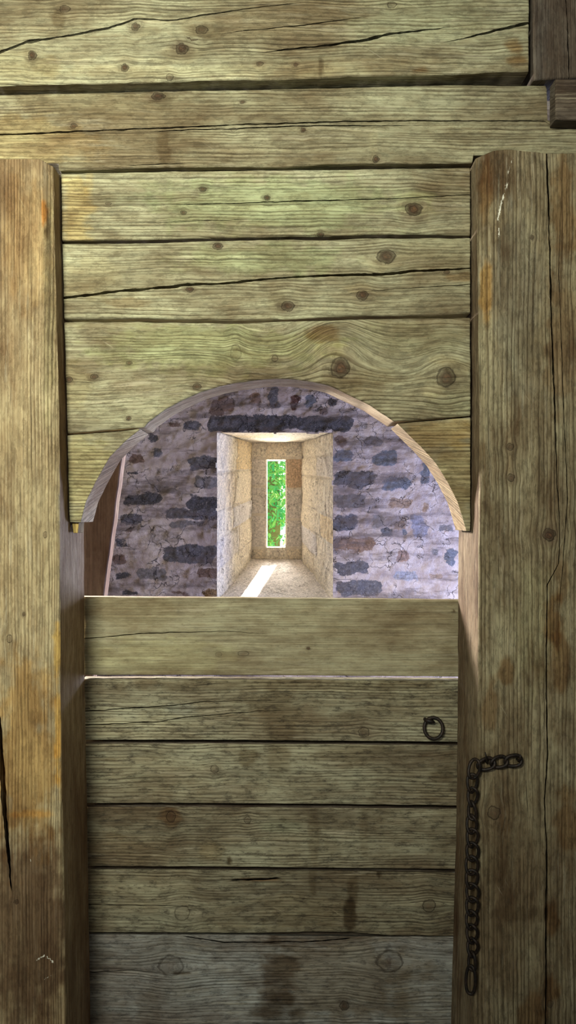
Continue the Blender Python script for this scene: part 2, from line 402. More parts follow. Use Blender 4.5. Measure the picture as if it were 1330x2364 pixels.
# ------------------------------------------------------------------ stone material
def stone_mat(name, base_dark, base_light, bump=.8, sc=1.0, dirt=.55):
    t = NT(name); M = t.math
    pos = t.n('ShaderNodeNewGeometry').outputs['Position']
    a = t.attr('scol').outputs['Color']; stn = t.attr('stone').outputs['Fac']
    n1 = t.noise(pos, 9 * sc, 6, .65); n2 = t.noise(pos, 45 * sc, 6, .7); n3 = t.noise(pos, 160 * sc, 4, .7)
    cr = t.n('ShaderNodeTexVoronoi', {'Vector': t.n('ShaderNodeVectorMath', (pos, t.n('ShaderNodeVectorMath', (t.n('ShaderNodeTexNoise', {'Vector': pos, 'Scale': 11 * sc, 'Detail': 5}).outputs['Color'], (.22, .22, .22)), operation='MULTIPLY').outputs[0]), operation='ADD').outputs[0], 'Scale': 8 * sc}, feature='DISTANCE_TO_EDGE').outputs['Distance']
    crk = M('MULTIPLY', t.step(.025, .0, cr), t.step(.45, .6, n1))
    mort = t.mix(t.step(.3, .7, n1), c4(base_dark), c4(base_light))
    mort = t.mix(t.step(.58, .72, n2, 0, .5), mort, c4([x * .45 for x in base_dark]))
    scol = t.mix(1.0, a, t.n('ShaderNodeCombineColor', (t.lin(.3, .7, n2, .55, 1.5),) * 3).outputs[0], 'MULTIPLY')
    scol = t.mix(t.step(.56, .68, n3, 0, .35), scol, c4(base_light))
    sm = t.step(.35, .65, M('ADD', stn, M('MULTIPLY', M('SUBTRACT', n2, .5), 1.6)))
    col = t.mix(sm, mort, scol)
    strat = t.noise(t.n('ShaderNodeVectorMath', (pos, (2.6, 2.6, 13)), operation='MULTIPLY').outputs[0], sc, 6, .68)
    col = t.mix(t.step(.46, .62, strat, 0, dirt), col, (.13, .105, .10, 1))
    col = t.mix(M('MULTIPLY', crk, .75), col, (.05, .035, .03, 1))
    h = M('ADD', M('MULTIPLY', n2, 1.0), M('ADD', M('MULTIPLY', n3, .45), M('MULTIPLY', crk, -1.0)))
    return t.out(col, .92, h, bump, .012, .15)

WALL = stone_mat('rubble_wall', (.37, .30, .285), (.62, .54, .52), 1.0, dirt=.72)
CREAM = stone_mat('pale_ashlar', (.74, .66, .54), (.88, .83, .74), 1.0, 1.6, .0)

def stones_field(X, Z, stones, seed):
    """stones: (cx, cz, half w, half h, colour) in metres -> mask, colour, bulge"""
    mask = np.zeros_like(X); col = np.zeros(X.shape + (3,)) + .3
    wx = X + .034 * fbm(X * 15, Z * 22, seed, 5); wz = Z + .024 * fbm(X * 12 + 9, Z * 20, seed + 5, 5)
    for cx, cz, hw, hh, c in stones:
        r = min(hw, hh) * .75
        qx = np.maximum(np.abs(wx - cx) - hw + r, 0); qz = np.maximum(np.abs(wz - cz) - hh + r, 0)
        d = np.hypot(qx, qz) - r
        m = sstep(.016, -.022, d)
        col = np.where((m > .02)[..., None] & (m >= mask)[..., None], np.array(c), col)
        mask = np.maximum(mask, m)
    return mask, col

def slab(name, c00, c10, c11, c01, thick, mat, res=.012, rough=.006, seed=1, stones=None, col=(.5, .45, .38), parent=None, courses=None):
    """a stone slab: displaced front quad c00 c10 c11 c01 (left-bottom, right-bottom, right-top, left-top) extruded back"""
    c00, c10, c11, c01 = [np.array(c, float) for c in (c00, c10, c11, c01)]
    nrm = np.cross(c10 - c00, c01 - c00); nrm /= np.linalg.norm(nrm)      # towards the viewer side
    lu = np.linalg.norm(c10 - c00); lv = np.linalg.norm(c01 - c00)
    nu = max(3, int(lu / res)); nv = max(3, int(lv / res))
    uu, vv = np.meshgrid(np.linspace(0, 1, nu + 1), np.linspace(0, 1, nv + 1))
    p = (c00 * ((1 - uu) * (1 - vv))[..., None] + c10 * (uu * (1 - vv))[..., None] + c11 * (uu * vv)[..., None] + c01 * ((1 - uu) * vv)[..., None])
    su, sv = uu * lu, vv * lv
    d = rough * (fbm(su * 9, sv * 9, seed, 5) + .5 * fbm(su * 40, sv * 40, seed + 3, 3))
    mask = np.ones_like(su); cl = np.zeros(su.shape + (3,)) + np.array(col)
    if courses:                       # ashlar blocks: (fraction of height, colour)
        edge = sv * 0 + 9
        for i, (f0, f1, g0, g1, cc) in enumerate(courses):
            ins = (vv + .015 * fbm(su * 12, sv * 12, seed + 8, 3) >= f0) & (vv < f1) & (uu >= g0) & (uu <= g1)
            cl = np.where(ins[..., None], np.array(cc), cl)
            dd = np.minimum(np.minimum(np.abs(vv - f0), np.abs(vv - f1)) * lv, np.minimum(np.abs(uu - g0), np.abs(uu - g1)) * lu)
            edge = np.where(ins, np.minimum(edge, dd), edge)
        d -= .008 * sstep(.012, 0, edge)
        mask = sstep(.002, .014, edge)
    p = p + nrm * d[..., None]
    n = p.shape[0] * p.shape[1]; idx = np.arange(n).reshape(p.shape[:2])
    faces = [np.stack([idx[:-1, :-1], idx[:-1, 1:], idx[1:, 1:], idx[1:, :-1]], -1).reshape(-1, 4)]
    loop = np.concatenate([idx[0, :], idx[1:, -1], idx[-1, -2::-1], idx[-2:0:-1, 0]])
    V = p.reshape(-1, 3); fr = V[loop]; bk = fr - nrm * thick
    nl = len(loop); r0 = n + np.arange(nl); r1 = r0 + nl
    faces.append(np.stack([np.roll(r0, -1), r0, r1, np.roll(r1, -1)], -1))
    fl = np.concatenate(faces).tolist(); fl.append(r1[::-1].tolist())
    V = np.concatenate([V, fr, bk])
    ml = mask.reshape(-1); cf = cl.reshape(-1, 3)
    mk = np.concatenate([ml, ml[loop], ml[loop]]); cf = np.concatenate([cf, cf[loop], cf[loop]])
    o = mesh_obj(name, V, fl, mat, {'stone': ('FLOAT', mk), 'scol': ('FLOAT_COLOR', np.concatenate([cf, np.ones((len(cf), 1))], 1))})
    if parent is not None: adopt(o, parent)
    return o

# ================================================================== THE SETTING
tag(boxes('floor', [(-1.9, 1.9, -1.3, 2.03, -.06, 0)], SHELL), 'plank floor below the gate', 'floor', kind='structure')
tag(boxes('ceiling', [(-1.95, 1.95, -1.35, 5.2, 2.95, 3.05)], SHELL), 'boarded ceiling above the beams', 'ceiling', kind='structure')
tag(boxes('wall_left', [(-2.0, -1.9, -1.35, 3.1, 0, 2.95), (-2.0, -1.9, 3.9, 4.45, 0, 2.95), (-2.0, -1.9, 3.1, 3.9, 0, 1.9), (-2.0, -1.9, 3.1, 3.9, 2.6, 2.95)], SHELL), 'timber wall to the left of the view', 'wall', kind='structure')
tag(boxes('wall_right', [(1.9, 2.0, -1.35, 3.25, 0, 2.95), (1.9, 2.0, 4.15, 4.45, 0, 2.95), (1.9, 2.0, 3.25, 4.15, 0, .55), (1.9, 2.0, 3.25, 4.15, 1.5, 2.95)], SHELL, 1),
    'timber wall to the right of the view with a window gap', 'wall', kind='structure')
tag(boxes('wall_rear', [(-1.9, -1.5, -1.4, -1.3, 0, 2.95), (-1.5, -.5, -1.4, -1.3, 2.84, 2.95), (-1.5, -.5, -1.4, -1.3, 1.05, 2.3), (-.8, -.5, -1.4, -1.3, 0, 1.05), (-.5, .7, -1.4, -1.3, 0, 2.95),
                        (.7, 1.3, -1.4, -1.3, 0, 2.1), (.7, 1.3, -1.4, -1.3, 2.7, 2.95), (1.3, 1.9, -1.4, -1.3, 0, 2.95)], SHELL),
    'timber wall behind the viewer with open windows', 'wall', kind='structure')
for nm, sp, lb_ in [('wall_front_left', (-1.9, -.872, 1.86, 1.96, 0, 2.95), 'boarding left of the framed timber opening'), ('wall_front_right', (.83, 1.9, 1.86, 1.96, 0, 2.95), 'boarding right of the framed timber opening'),
                    ('wall_front_top', (-.872, .83, 1.86, 1.96, 2.84, 2.95), 'boarding above the topmost beam')]:
    tag(boxes(nm, [sp], SHELL), lb_, 'wall', kind='structure')

# ---- stone wall behind the arch
YB, YE = 4.4, 5.2
def stones_px(lst): return [((x - CX) / F * YB, EYE - (y - CY) / F * YB, w / F * YB, h / F * YB, c) for x, y, w, h, c in lst]
SL = (.075, .072, .08); SL2 = (.12, .115, .13); BR = (.17, .115, .095); RD = (.12, .06, .05); GB = (.19, .175, .18); BL = (.14, .15, .18); TAN = (.30, .22, .17)
ST = stones_px([
    (645, 977, 166, 19, SL), (520, 977, 40, 16, SL2),
    (500, 940, 16, 20, BR), (521, 930, 18, 18, (.24, .16, .13)), (588, 922, 14, 15, (.22, .15, .12)), (632, 918, 12, 24, SL2), (680, 928, 14, 16, RD), (714, 926, 11, 14, BL), (765, 928, 12, 10, SL), (745, 945, 10, 9, BR),
    (350, 1010, 12, 10, SL), (363, 1044, 12, 10, SL2), (318, 1058, 18, 10, BR), (305, 1093, 16, 5, SL), (440, 980, 22, 9, SL2), (400, 978, 14, 8, BR),
    (470, 1070, 36, 17, SL2), (480, 1112, 32, 14, GB), (470, 1160, 36, 17, SL), (445, 1187, 60, 15, SL2), (330, 1152, 45, 15, SL), (302, 1200, 22, 14, SL2), (296, 1222, 8, 8, BR),
    (430, 1213, 40, 8, GB), (440, 1278, 62, 21, SL2), (281, 1250, 10, 12, SL2), (275, 1290, 14, 14, BR), (352, 1325, 36, 15, GB), (480, 1325, 26, 13, BR), (285, 1328, 14, 6, SL), (300, 1370, 20, 7, SL), (485, 1368, 22, 8, (.26, .17, .09)), (415, 1370, 20, 5, BR),
    (400, 1090, 40, 10, (.33, .28, .27)), (380, 1240, 40, 12, (.34, .29, .27)), (375, 1130, 30, 8, (.3, .26, .25)),
    (788, 1018, 15, 15, BR), (795, 1053, 24, 16, BL), (893, 1057, 30, 19, BL), (978, 1089, 11, 26, BL), (818, 1106, 50, 20, SL2), (915, 1116, 32, 18, BL), (806, 1157, 38, 17, GB), (797, 1207, 27, 20, SL2), (925, 1163, 32, 12, TAN), (984, 1173, 8, 9, TAN),
    (967, 1215, 20, 26, (.25, .24, .29)), (920, 1210, 18, 10, TAN), (893, 1228, 14, 9, BL), (929, 1227, 6, 12, BL), (818, 1257, 48, 16, (.24, .16, .12)), (932, 1286, 15, 15, (.30, .20, .16)), (1000, 1274, 10, 9, GB), (1042, 1286, 14, 18, BL),
    (811, 1311, 40, 16, SL2), (935, 1331, 26, 13, (.30, .30, .35)), (828, 1358, 52, 18, SL2), (860, 1020, 20, 9, GB), (930, 1012, 12, 9, BR), (837, 983, 10, 10, (.3, .27, .27)), (990, 1040, 14, 9, GB), (1030, 1220, 18, 8, GB), (870, 1205, 14, 16, (.3, .28, .28)), (1010, 1330, 16, 8, TAN)])
x0, x1, z0, z1 = -1.9, 1.9, 0.0, 2.95
xs = np.concatenate([np.linspace(x0, -1.3, 20)[:-1], np.arange(-1.3, 1.15, .0075), np.linspace(1.15, x1, 25)])
zs = np.concatenate([np.linspace(z0, .9, 25)[:-1], np.arange(.9, 2.35, .0075), np.linspace(2.35, z1, 20)])
Xg, Zg = np.meshgrid(xs, zs)
msk, scl = stones_field(Xg, Zg, ST, 11)
dsp = .005 * msk * fbm(Xg * 8, Zg * 12, 15, 3) + .018 * fbm(Xg * 5, Zg * 9, 3, 5) + .009 * fbm(Xg * 24, Zg * 34, 6, 4)
hl, hr = (501 - CX) / F * YB, (769 - CX) / F * YB
ht, hb = EYE - (999 - CY) / F * YB, .955
ex = .008 * fbm(Zg * 9, Xg * 2, 51, 4)
idx = np.arange(Xg.size).reshape(Xg.shape)
q = np.stack([idx[:-1, :-1], idx[:-1, 1:], idx[1:, 1:], idx[1:, :-1]], -1)
xm = Xg[:-1, :-1] + .004 + ex[:-1, :-1]; zm = Zg[:-1, :-1] + .004 + .006 * fbm(Xg[:-1, :-1] * 12, 1.0, 57, 3)
inside = (xm > hl) & (xm < hr) & (zm > hb) & (zm < ht)
fq = q[~inside].reshape(-1, 4)
vw = np.stack([Xg, YB + dsp, Zg], -1).reshape(-1, 3)
# outer masonry of the same wall, with the opening for the slit
sl, sr = (614 - CX) / F * YE, (661 - CX) / F * YE
st_, sb_ = EYE - (1059 - CY) / F * YE, EYE - (1266 - CY) / F * YE
ov = []; of = []
for bx in [(-1.9, sl, 5.33, 5.4, 0, 2.95), (sr, 1.9, 5.33, 5.4, 0, 2.95), (sl, sr, 5.33, 5.4, 0, sb_), (sl, sr, 5.33, 5.4, st_, 2.95)]:
    v8, f6, _ = box('b', *bx, None)
    b = len(vw) + len(ov); ov += list(v8); of += [tuple(k + b for k in f) for f in f6]
vw = np.concatenate([vw, np.array(ov)])
no = len(ov)
o = mesh_obj('wall_back', vw, fq.tolist() + [list(f) for f in of], WALL,
             {'stone': ('FLOAT', np.concatenate([msk.ravel(), np.zeros(no)])),
              'scol': ('FLOAT_COLOR', np.concatenate([np.concatenate([scl.reshape(-1, 3), np.full((no, 3), .3)]), np.ones((Xg.size + no, 1))], 1))})
tag(o, 'rough rubble stone wall with pale mortar seen through the arch', 'wall', kind='structure')

fl = np.array([(-1.9, 2.03, 0), (1.9, 2.03, 0), (1.9, 4.5, 0), (-1.9, 4.5, 0), (-1.9, 2.03, -.06), (1.9, 2.03, -.06), (1.9, 4.5, -.06), (-1.9, 4.5, -.06)], float)
tag(mesh_obj('floor_stone', fl, [[0, 1, 2, 3], [7, 6, 5, 4], [0, 4, 5, 1], [1, 5, 6, 2], [2, 6, 7, 3], [3, 7, 4, 0]], WALL, {'stone': ('FLOAT', np.zeros(8)), 'scol': ('FLOAT_COLOR', np.ones((8, 4)) * .3)}, smooth=False),
    'pale mortar floor of the stone room', 'floor', kind='structure')  # unseen floor, made pale to bounce daylight up under the arch
# ---- deep splayed slit window
win = empty('window_1', P(635, 1290, YE)); tag(win, 'narrow slit window in a deep splayed pale stone recess', 'window', kind='structure')
def Q(px, py, Y): return np.array(P(px, py, Y))
fy = YB + .03
zf0 = .95
fl0 = np.array([hl - .01, fy, zf0]); fr0 = np.array([hr + .01, fy, zf0]); fl1 = np.array([hl - .01, fy, ht + .008]); fr1 = np.array([hr + .01, fy, ht + .008])
bl0, br0, bl1, br1 = Q(582, 1291, YE), Q(695, 1291, YE), Q(582, 1021, YE), Q(695, 1021, YE)
dn = np.array([0, 0, -.06])
c1, c2_, c3, c4_, c5 = (.84, .77, .65), (.80, .71, .57), (.74, .69, .64), (.86, .72, .50), (.74, .72, .74)
slab('reveal', fl0 + dn, bl0 + dn, bl1, fl1, .08, CREAM, .010, .012, 21, parent=win,
     courses=[(0, .22, 0, 1, c1), (.22, .40, 0, .6, c3), (.22, .40, .6, 1, c1), (.40, .55, 0, .45, c1), (.40, .55, .45, 1, c5), (.55, .78, 0, .5, c2_), (.55, .78, .5, 1, c1), (.78, 1, 0, .55, c1), (.78, 1, .55, 1, c4_)])
slab('reveal', br0 + dn, fr0 + dn, fr1, br1, .08, CREAM, .010, .012, 23, parent=win,
     courses=[(0, .20, 0, 1, c1), (.20, .36, 0, .5, c5), (.20, .36, .5, 1, c1), (.36, .52, 0, .6, c1), (.36, .52, .6, 1, c4_), (.52, .74, 0, 1, c1), (.74, .88, 0, .5, c1), (.74, .88, .5, 1, c3), (.88, 1, 0, 1, c1)])
slab('soffit', bl1 + np.array([-.02, 0, 0]), br1 + np.array([.02, 0, 0]), fr1, fl1, .08, CREAM, .012, .006, 25, parent=win, courses=[(0, .45, 0, 1, c1), (.45, 1, 0, .5, c4_), (.45, 1, .5, 1, c1)])
slab('sill', fl0, fr0, br0 + np.array([.02, 0, 0]), bl0 + np.array([-.02, 0, 0]), .08, CREAM, .012, .008, 27, col=(.76, .71, .68), parent=win)
# the thin outer stones around the slit
slab('jamb_stone', Q(578, 1292, YE), Q(616, 1292, YE), Q(616, 1019, YE), Q(578, 1019, YE), .14, CREAM, .01, .006, 29, parent=win,
     courses=[(0, .1, 0, 1, c2_), (.1, .38, 0, 1, c3), (.38, .62, 0, 1, c3), (.62, .86, 0, 1, c3), (.86, 1, 0, 1, c1)])
slab('jamb_stone', Q(659, 1292, YE), Q(699, 1292, YE), Q(699, 1019, YE), Q(659, 1019, YE), .14, CREAM, .01, .006, 31, parent=win,
     courses=[(0, .1, 0, 1, c2_), (.1, .34, 0, 1, c3), (.34, .60, 0, 1, c3), (.60, .86, 0, 1, (.62, .46, .32)), (.86, 1, 0, 1, c1)])
slab('lintel_stone', Q(614, 1061, YE), Q(661, 1061, YE), Q(661, 1019, YE), Q(614, 1019, YE), .14, CREAM, .01, .006, 33, col=c2_, parent=win)
slab('sill_stone', Q(614, 1292, YE), Q(661, 1292, YE), Q(661, 1264, YE), Q(614, 1264, YE), .14, CREAM, .01, .006, 35, col=c1, parent=win)

# ================================================================== TIMBERS
LT = (1.25, 1.22, 1.15); DK = (.55, .47, .38); VD = (.32, .26, .2); WARM = (1.12, .95, .70); YEL = (1.3, 1.12, .68); GRY = (.85, .92, 1.05); RUST = (.62, .40, .22)
# ---- upper beam
o = timber('hewn_timber', 'H',
    [(-150, -75), (1230, -90)],
    [(-150, 199), (0, 197), (330, 190), (460, 185), (660, 183), (830, 175), (1000, 172), (1130, 165), (1230, 163)], (-150, 1222), 1.79, .17, OAK,
    cracks=[[(-150, 175, 4), (0, 122, 3.5), (60, 97, 3.5), (130, 86, 2), (250, 66, 2.2), (310, 45, 2.5), (410, 46, 1.6), (470, 34, 1.6), (560, 22, 1.2), (665, 10, .8), (700, 7, 0), (1230, -10, 0)],
            [(-150, 185, 0), (0, 135, 0), (300, 96, 0), (500, 80, 0), (560, 71, 1), (665, 62, 1.1), (780, 46, 1.1), (860, 36, 0), (1230, 15, 0)],
            [(-150, 188, 0), (0, 150, 0), (585, 123, 0), (665, 113, 1.6), (760, 104, 2.4), (840, 92, 3), (900, 79, 2.8), (1010, 67, 1.0), (1040, 62, 0), (1230, 30, 0)],
            [(-150, 192, 0), (0, 172, 0), (600, 140, 0), (1020, 99, 0), (1100, 81, 2), (1180, 63, 3), (1230, 52, 3)]],
    knots=[(75, 129, 11, 11, .9), (313, 62, 11, 10, .8), (420, 113, 16, 13, .9), (288, 156, 10, 10, .9), (150, 22, 14, 9, .6), (465, 68, 16, 11, .6), (392, 178, 9, 9, .4), (600, 147, 9, 6, .7), (683, 149, 6, 5, .8), (905, 10, 12, 8, .4)],
    tints=[(1187, 108, 26, 16, RUST, .8), (1192, 140, 30, 16, RUST, .8), (970, 161, 26, 6, RUST, .8), (135, 45, 14, 22, DK, .6), (105, 150, 40, 22, DK, .45), (330, 72, 40, 14, DK, .45), (430, 122, 60, 16, DK, .5), (470, 72, 60, 18, DK, .5), (395, 140, 60, 10, DK, .4),
           (740, 155, 6, 20, VD, .7), (430, 165, 420, 14, LT, .6), (820, 150, 330, 18, LT, .5), (50, 160, 120, 40, (.8, .72, .6), .6), (1000, 40, 200, 60, (.8, .85, .8), .5)],
    seed=2, wave=9, rough=.004, bev=(4, 4, 4, 4))
tag(o, 'topmost thick weathered beam split by a long slanting crack', 'beam', 'weathered timbers of the framed wall')
# ---- second beam, notched at its right end
o = timber('hewn_timber', 'H',
    [(-150, 220), (0, 217), (230, 213), (420, 209), (660, 204), (900, 198), (1060, 196), (1262, 197), (1264, 277), (1440, 280)],
    [(-150, 375), (134, 375), (136, 393), (380, 386), (560, 384), (665, 384), (740, 379), (840, 378), (1091, 376), (1094, 357), (1440, 357)], (-150, 1440), 1.822, .13, OAK,
    cracks=[[(-150, 318, 1), (0, 312, 2), (140, 306, 1.8), (215, 302, 1.6), (330, 297, 1.4), (460, 292, 1.6), (560, 288, 1.4), (665, 285, 1.8), (800, 281, 1.6), (1000, 279, 1.2), (1258, 279, 1), (1275, 290, 0), (1440, 296, 0)],
            [(-150, 326, 0), (330, 306, 0), (400, 301, 1), (560, 297, 1.2), (665, 292, 1.3), (900, 290, .8), (1000, 290, 0), (1440, 310, 0)],
            [(-150, 385, 0), (290, 383, 0), (330, 381, .8), (400, 378, .8), (450, 377, 0), (1440, 365, 0)]],
    knots=[(365, 222, 18, 9, .9), (170, 291, 9, 7, .7), (560, 237, 7, 4, .8), (700, 301, 7, 6, .9), (868, 368, 9, 9, .9), (540, 300, 8, 5, .3)],
    tints=[(378, 345, 16, 46, DK, .75), (370, 232, 30, 14, VD, .5), (200, 240, 200, 40, (.8, .72, .62), .5), (60, 330, 180, 60, WARM, .7), (1180, 250, 140, 60, (.78, .74, .74), .6), (862, 330, 12, 40, LT, .5)],
    seed=4, wave=6, rough=.003, bev=(4, 4, 4, 4))
tag(o, 'second beam down, grey green with a thin lengthwise split, notched at right', 'beam', 'weathered timbers of the framed wall')
# ---- dark upright and lapped beam end in the upper right corner
o = timber('timber_post', 'V', [(-90, 1230), (183, 1233)], [(-90, 1390), (183, 1392)], (-90, [(1230, 184), (1300, 180), (1392, 176)]), 1.80, .10, DARK,
    cracks=[[(-90, 1302, .8), (60, 1310, 1), (183, 1314, .8)]], tints=[(1250, 90, 20, 120, GRY, .5)], seed=6, rough=.002)
tag(o, 'dark brown upright timber in the upper right corner', 'post', 'weathered timbers of the framed wall')
o = timber('hewn_timber', 'H', [(1283, 181), (1440, 180)], [(1283, 274), (1440, 280)], (1283, 1440), 1.778, .04, DARK, tints=[(1310, 230, 60, 30, LT, .6)], seed=7, rough=.002)
tag(o, 'short dark beam end below the upright in the upper right corner', 'beam', 'weathered timbers of the framed wall')

# ---- planks over the arch
YP, DP = 1.835, .118
pk = dict(rough=.003, wave=7)
XL, XR = 140, 1087
CUT_LIT = (1.75, 1.52, 1.60)  # pale cut wood of the arch underside, room light put into the tint
o = timber('arch_plank', 'H', [(138, 399), (260, 397), (400, 394), (665, 392), (880, 388), (1090, 386)],
    [(138, 556), (200, 555), (330, 552), (480, 549), (665, 545), (760, 545), (850, 540), (1010, 540), (1090, 542)], ([(399, 140), (556, 142.5)], XR), YP, DP, OAK,
    cracks=[[(138, 470, 0), (360, 473, 0), (450, 472, .8), (540, 470, 1), (660, 465, 1.3), (900, 459, 1), (1090, 449, .8)],
            [(138, 512, 0), (330, 514, .5), (520, 508, .6), (700, 505, 0), (1090, 510, 0)]],
    knots=[(955, 484, 21, 17, 1.0, 2), (468, 437, 9, 7, .8), (617, 457, 8, 7, .9), (424, 491, 8, 6, .8), (740, 541, 9, 6, .8), (250, 470, 8, 4, .6)],
    tints=[(176, 480, 42, 90, (1.2, 1.02, .72), .9), (205, 420, 14, 40, (1.2, 1.02, .72), .5), (230, 460, 60, 18, DK, .35), (305, 462, 80, 20, (.75, .78, .75), .7), (650, 470, 330, 70, (.95, 1.08, .92), .8), (1030, 430, 70, 40, (.8, .74, .68), .6), (955, 484, 50, 40, LT, .5)],
    seed=8, **pk)
tag(o, 'uppermost plank between the posts, with a round haloed knot at right', 'plank', 'planks above the arch')
o = timber('arch_plank', 'H', [(138, 562), (240, 561), (330, 560), (480, 556), (650, 552), (760, 553), (850, 548), (1010, 548), (1090, 549)],
    [(138, 736), (300, 735), (540, 739), (665, 736), (810, 730), (1000, 728), (1090, 722)], ([(562, 142.5), (736, 147.5)], XR), YP + .004, DP, OAK,
    cracks=[[(138, 689, 3.2), (270, 673, 3), (400, 662, 2.8), (432, 656, 4), (500, 655, 2.5), (665, 640, 2.4), (810, 634, 2.6), (880, 634, 3.6), (950, 626, 3), (1090, 619, 1.8)],
            [(138, 715, 0), (700, 690, 0), (900, 668, .5), (1090, 656, .8)]],
    knots=[(503, 569, 13, 9, .9), (892, 592, 24, 18, .85, 3), (837, 682, 15, 13, .9, 3), (665, 707, 17, 13, .85, 3), (438, 668, 10, 7, .9), (1032, 628, 8, 5, .7)],
    tints=[(885, 612, 50, 14, LT, .8), (830, 668, 30, 14, LT, .7), (640, 700, 26, 30, DK, .5), (1060, 640, 30, 10, RUST, .6), (300, 700, 60, 12, RUST, .45), (600, 600, 200, 40, (.95, 1.08, .9), .7), (990, 590, 120, 50, (.82, .76, .68), .6), (200, 640, 80, 60, (.85, .75, .62), .5)],
    seed=10, **pk)
tag(o, 'second plank between the posts, split along its whole length', 'plank', 'planks above the arch')
ARL = [(184, 1213), (198, 1160), (221, 1112), (253, 1055), (290, 1018), (322, 992)]
AR3 = [(334, 986), (342, 975), (383, 945), (424, 923), (464, 905), (505, 893), (545, 884), (606, 876), (640, 874), (667, 874), (695, 877), (727, 882), (759, 890), (800, 909), (853, 935), (890, 959), (910, 973)]
ARR = [(918, 978), (943, 1003), (970, 1029), (1007, 1070), (1033, 1112), (1056, 1157), (1067, 1191), (1076, 1222)]
o = timber('arch_plank', 'H', [(138, 743), (300, 742), (540, 746), (665, 742), (810, 737), (920, 735), (1090, 733)],
    [(138, 1002), (230, 994), (320, 987)] + AR3 + [(1000, 966), (1090, 959)], ([(742, 147.5), (1003, 154.5)], XR), YP + .002, DP, OAK, step=3.4,
    knots=[(786, 850, 24, 27, .95, 4.5), (1030, 872, 24, 26, .8, 2.4), (160, 877, 9, 8, .8), (218, 870, 10, 7, .7), (298, 838, 8, 5, .8), (455, 893, 11, 8, .7), (297, 966, 7, 6, .9), (545, 815, 14, 22, .15, 1.6), (635, 828, 8, 9, .35)],
    tints=[(745, 770, 40, 20, RUST, .7), (770, 885, 60, 30, DK, .7), (860, 870, 60, 22, DK, .55), (1060, 870, 40, 40, DK, .6), (1030, 830, 40, 10, LT, .9), (1000, 900, 22, 26, LT, .7), (760, 810, 50, 20, LT, .8), (480, 800, 300, 60, (1.0, 1.1, .88), .8), (950, 780, 140, 40, (.78, .76, .66), .6), (160, 890, 50, 60, (.85, .75, .6), .6), (1045, 935, 60, 30, (.85, .9, .8), .5)],
    swirls=[(775, 800, 75, 75, 55), (1030, 850, 60, 50, 26), (640, 790, 90, 60, -18)], side_tint=CUT_LIT, seed=12, rough=.003, wave=10)
tag(o, 'wide plank forming the crown of the arch, with two big knots', 'plank', 'planks above the arch')
o = timber('arch_plank', 'H', [(140, 1006), (230, 999), (330, 990)], [(140, 1205), (330, 1208)],
    ([(990, 154.5), (1100, 157), (1160, 158.5), (1206, 160)], [(y, x) for x, y in reversed(ARL)]), YP + .003, DP, OAK, step=3,
    tints=[(200, 1100, 80, 120, (1.1, 1.05, .82), .8)], side_tint=CUT_LIT, seed=14, rough=.002, wave=2, bev=(3, 3, 3, 1.5))
tag(o, 'plank piece forming the left haunch of the arch', 'plank', 'planks above the arch')
o = timber('arch_plank', 'H', [(905, 980), (918, 978), (1000, 971), (1090, 963)], [(905, 1222), (1090, 1226)],
    ([(y, x) for x, y in ARR], [(960, 1087), (1230, 1087)]), YP + .003, DP, OAK, step=3,
    tints=[(1020, 1000, 100, 40, (1.15, .98, .72), .8), (1060, 1100, 60, 100, (1.05, .95, .72), .7)], side_tint=(.95, .8, .74), seed=16, rough=.002, wave=2, bev=(3, 3, 1.5, 3))
tag(o, 'plank piece forming the right haunch of the arch', 'plank', 'planks above the arch')

# ---- the two posts
YPOST, DPOST = 1.77, .2125
o = timber('timber_post', 'V', [(360, -120), (2560, -120)],
    [(360, 117), (600, 121), (900, 131), (1200, 137), (1400, 138), (1650, 139), (1850, 143), (2000, 146), (2364, 152), (2560, 155)],
    ([(-120, 367), (60, 366), (92, 366), (117, 375), (130, 392)], 2560), YPOST, DPOST, OAKP,
    cracks=[[(360, -40, 0), (1600, -10, 0), (1660, -2, 4), (1760, 4, 6), (1850, 9, 6), (1960, 19, 4.5), (2040, 25, 1.5), (2060, 28, 0), (2560, 40, 0)],
            [(360, -30, 0), (1600, 0, 0), (1930, 12, 0), (2060, 29, 0), (2560, 60, 0)]][:1],
    knots=[(22, 1475, 10, 7, .4), (105, 1235, 8, 5, .5), (55, 1418, 5, 4, .7), (38, 2083, 6, 5, .6)],
    tints=[(132, 1500, 9, 60, (1.5, 1.22, .62), .9), (133, 1700, 8, 130, (1.5, 1.2, .62), .9), (100, 490, 6, 30, (1.3, .7, .2), .8), (107, 525, 4, 40, VD, .9),
           (60, 1750, 90, 220, (.95, .72, .42), .8), (70, 2150, 120, 260, (.46, .38, .36), .95), (80, 1880, 60, 9, (1.5, 1.1, .5), .5), (20, 440, 26, 60, DK, .4), (112, 700, 14, 340, (.75, .78, .7), .7), (60, 560, 60, 180, WARM, .5)],
    paints=[(86, 2215, 104, 2205, 5, .95), (104, 2205, 122, 2220, 3, .9), (102, 2260, 124, 2248, 4, .85), (70, 1985, 69, 2000, 2.5, 1.0)],
    bev=(4, lambda a: np.interp(a, [360, 700, 1100, 1250, 3000], [24, 20, 10, 6, 6]), 3, 4), seed=18, side_tint=(1.15, 1.08, 1.18), wave=3, rough=.003)
tag(o, 'stout upright post on the left with yellow worn edge', 'post', 'weathered timbers of the framed wall')
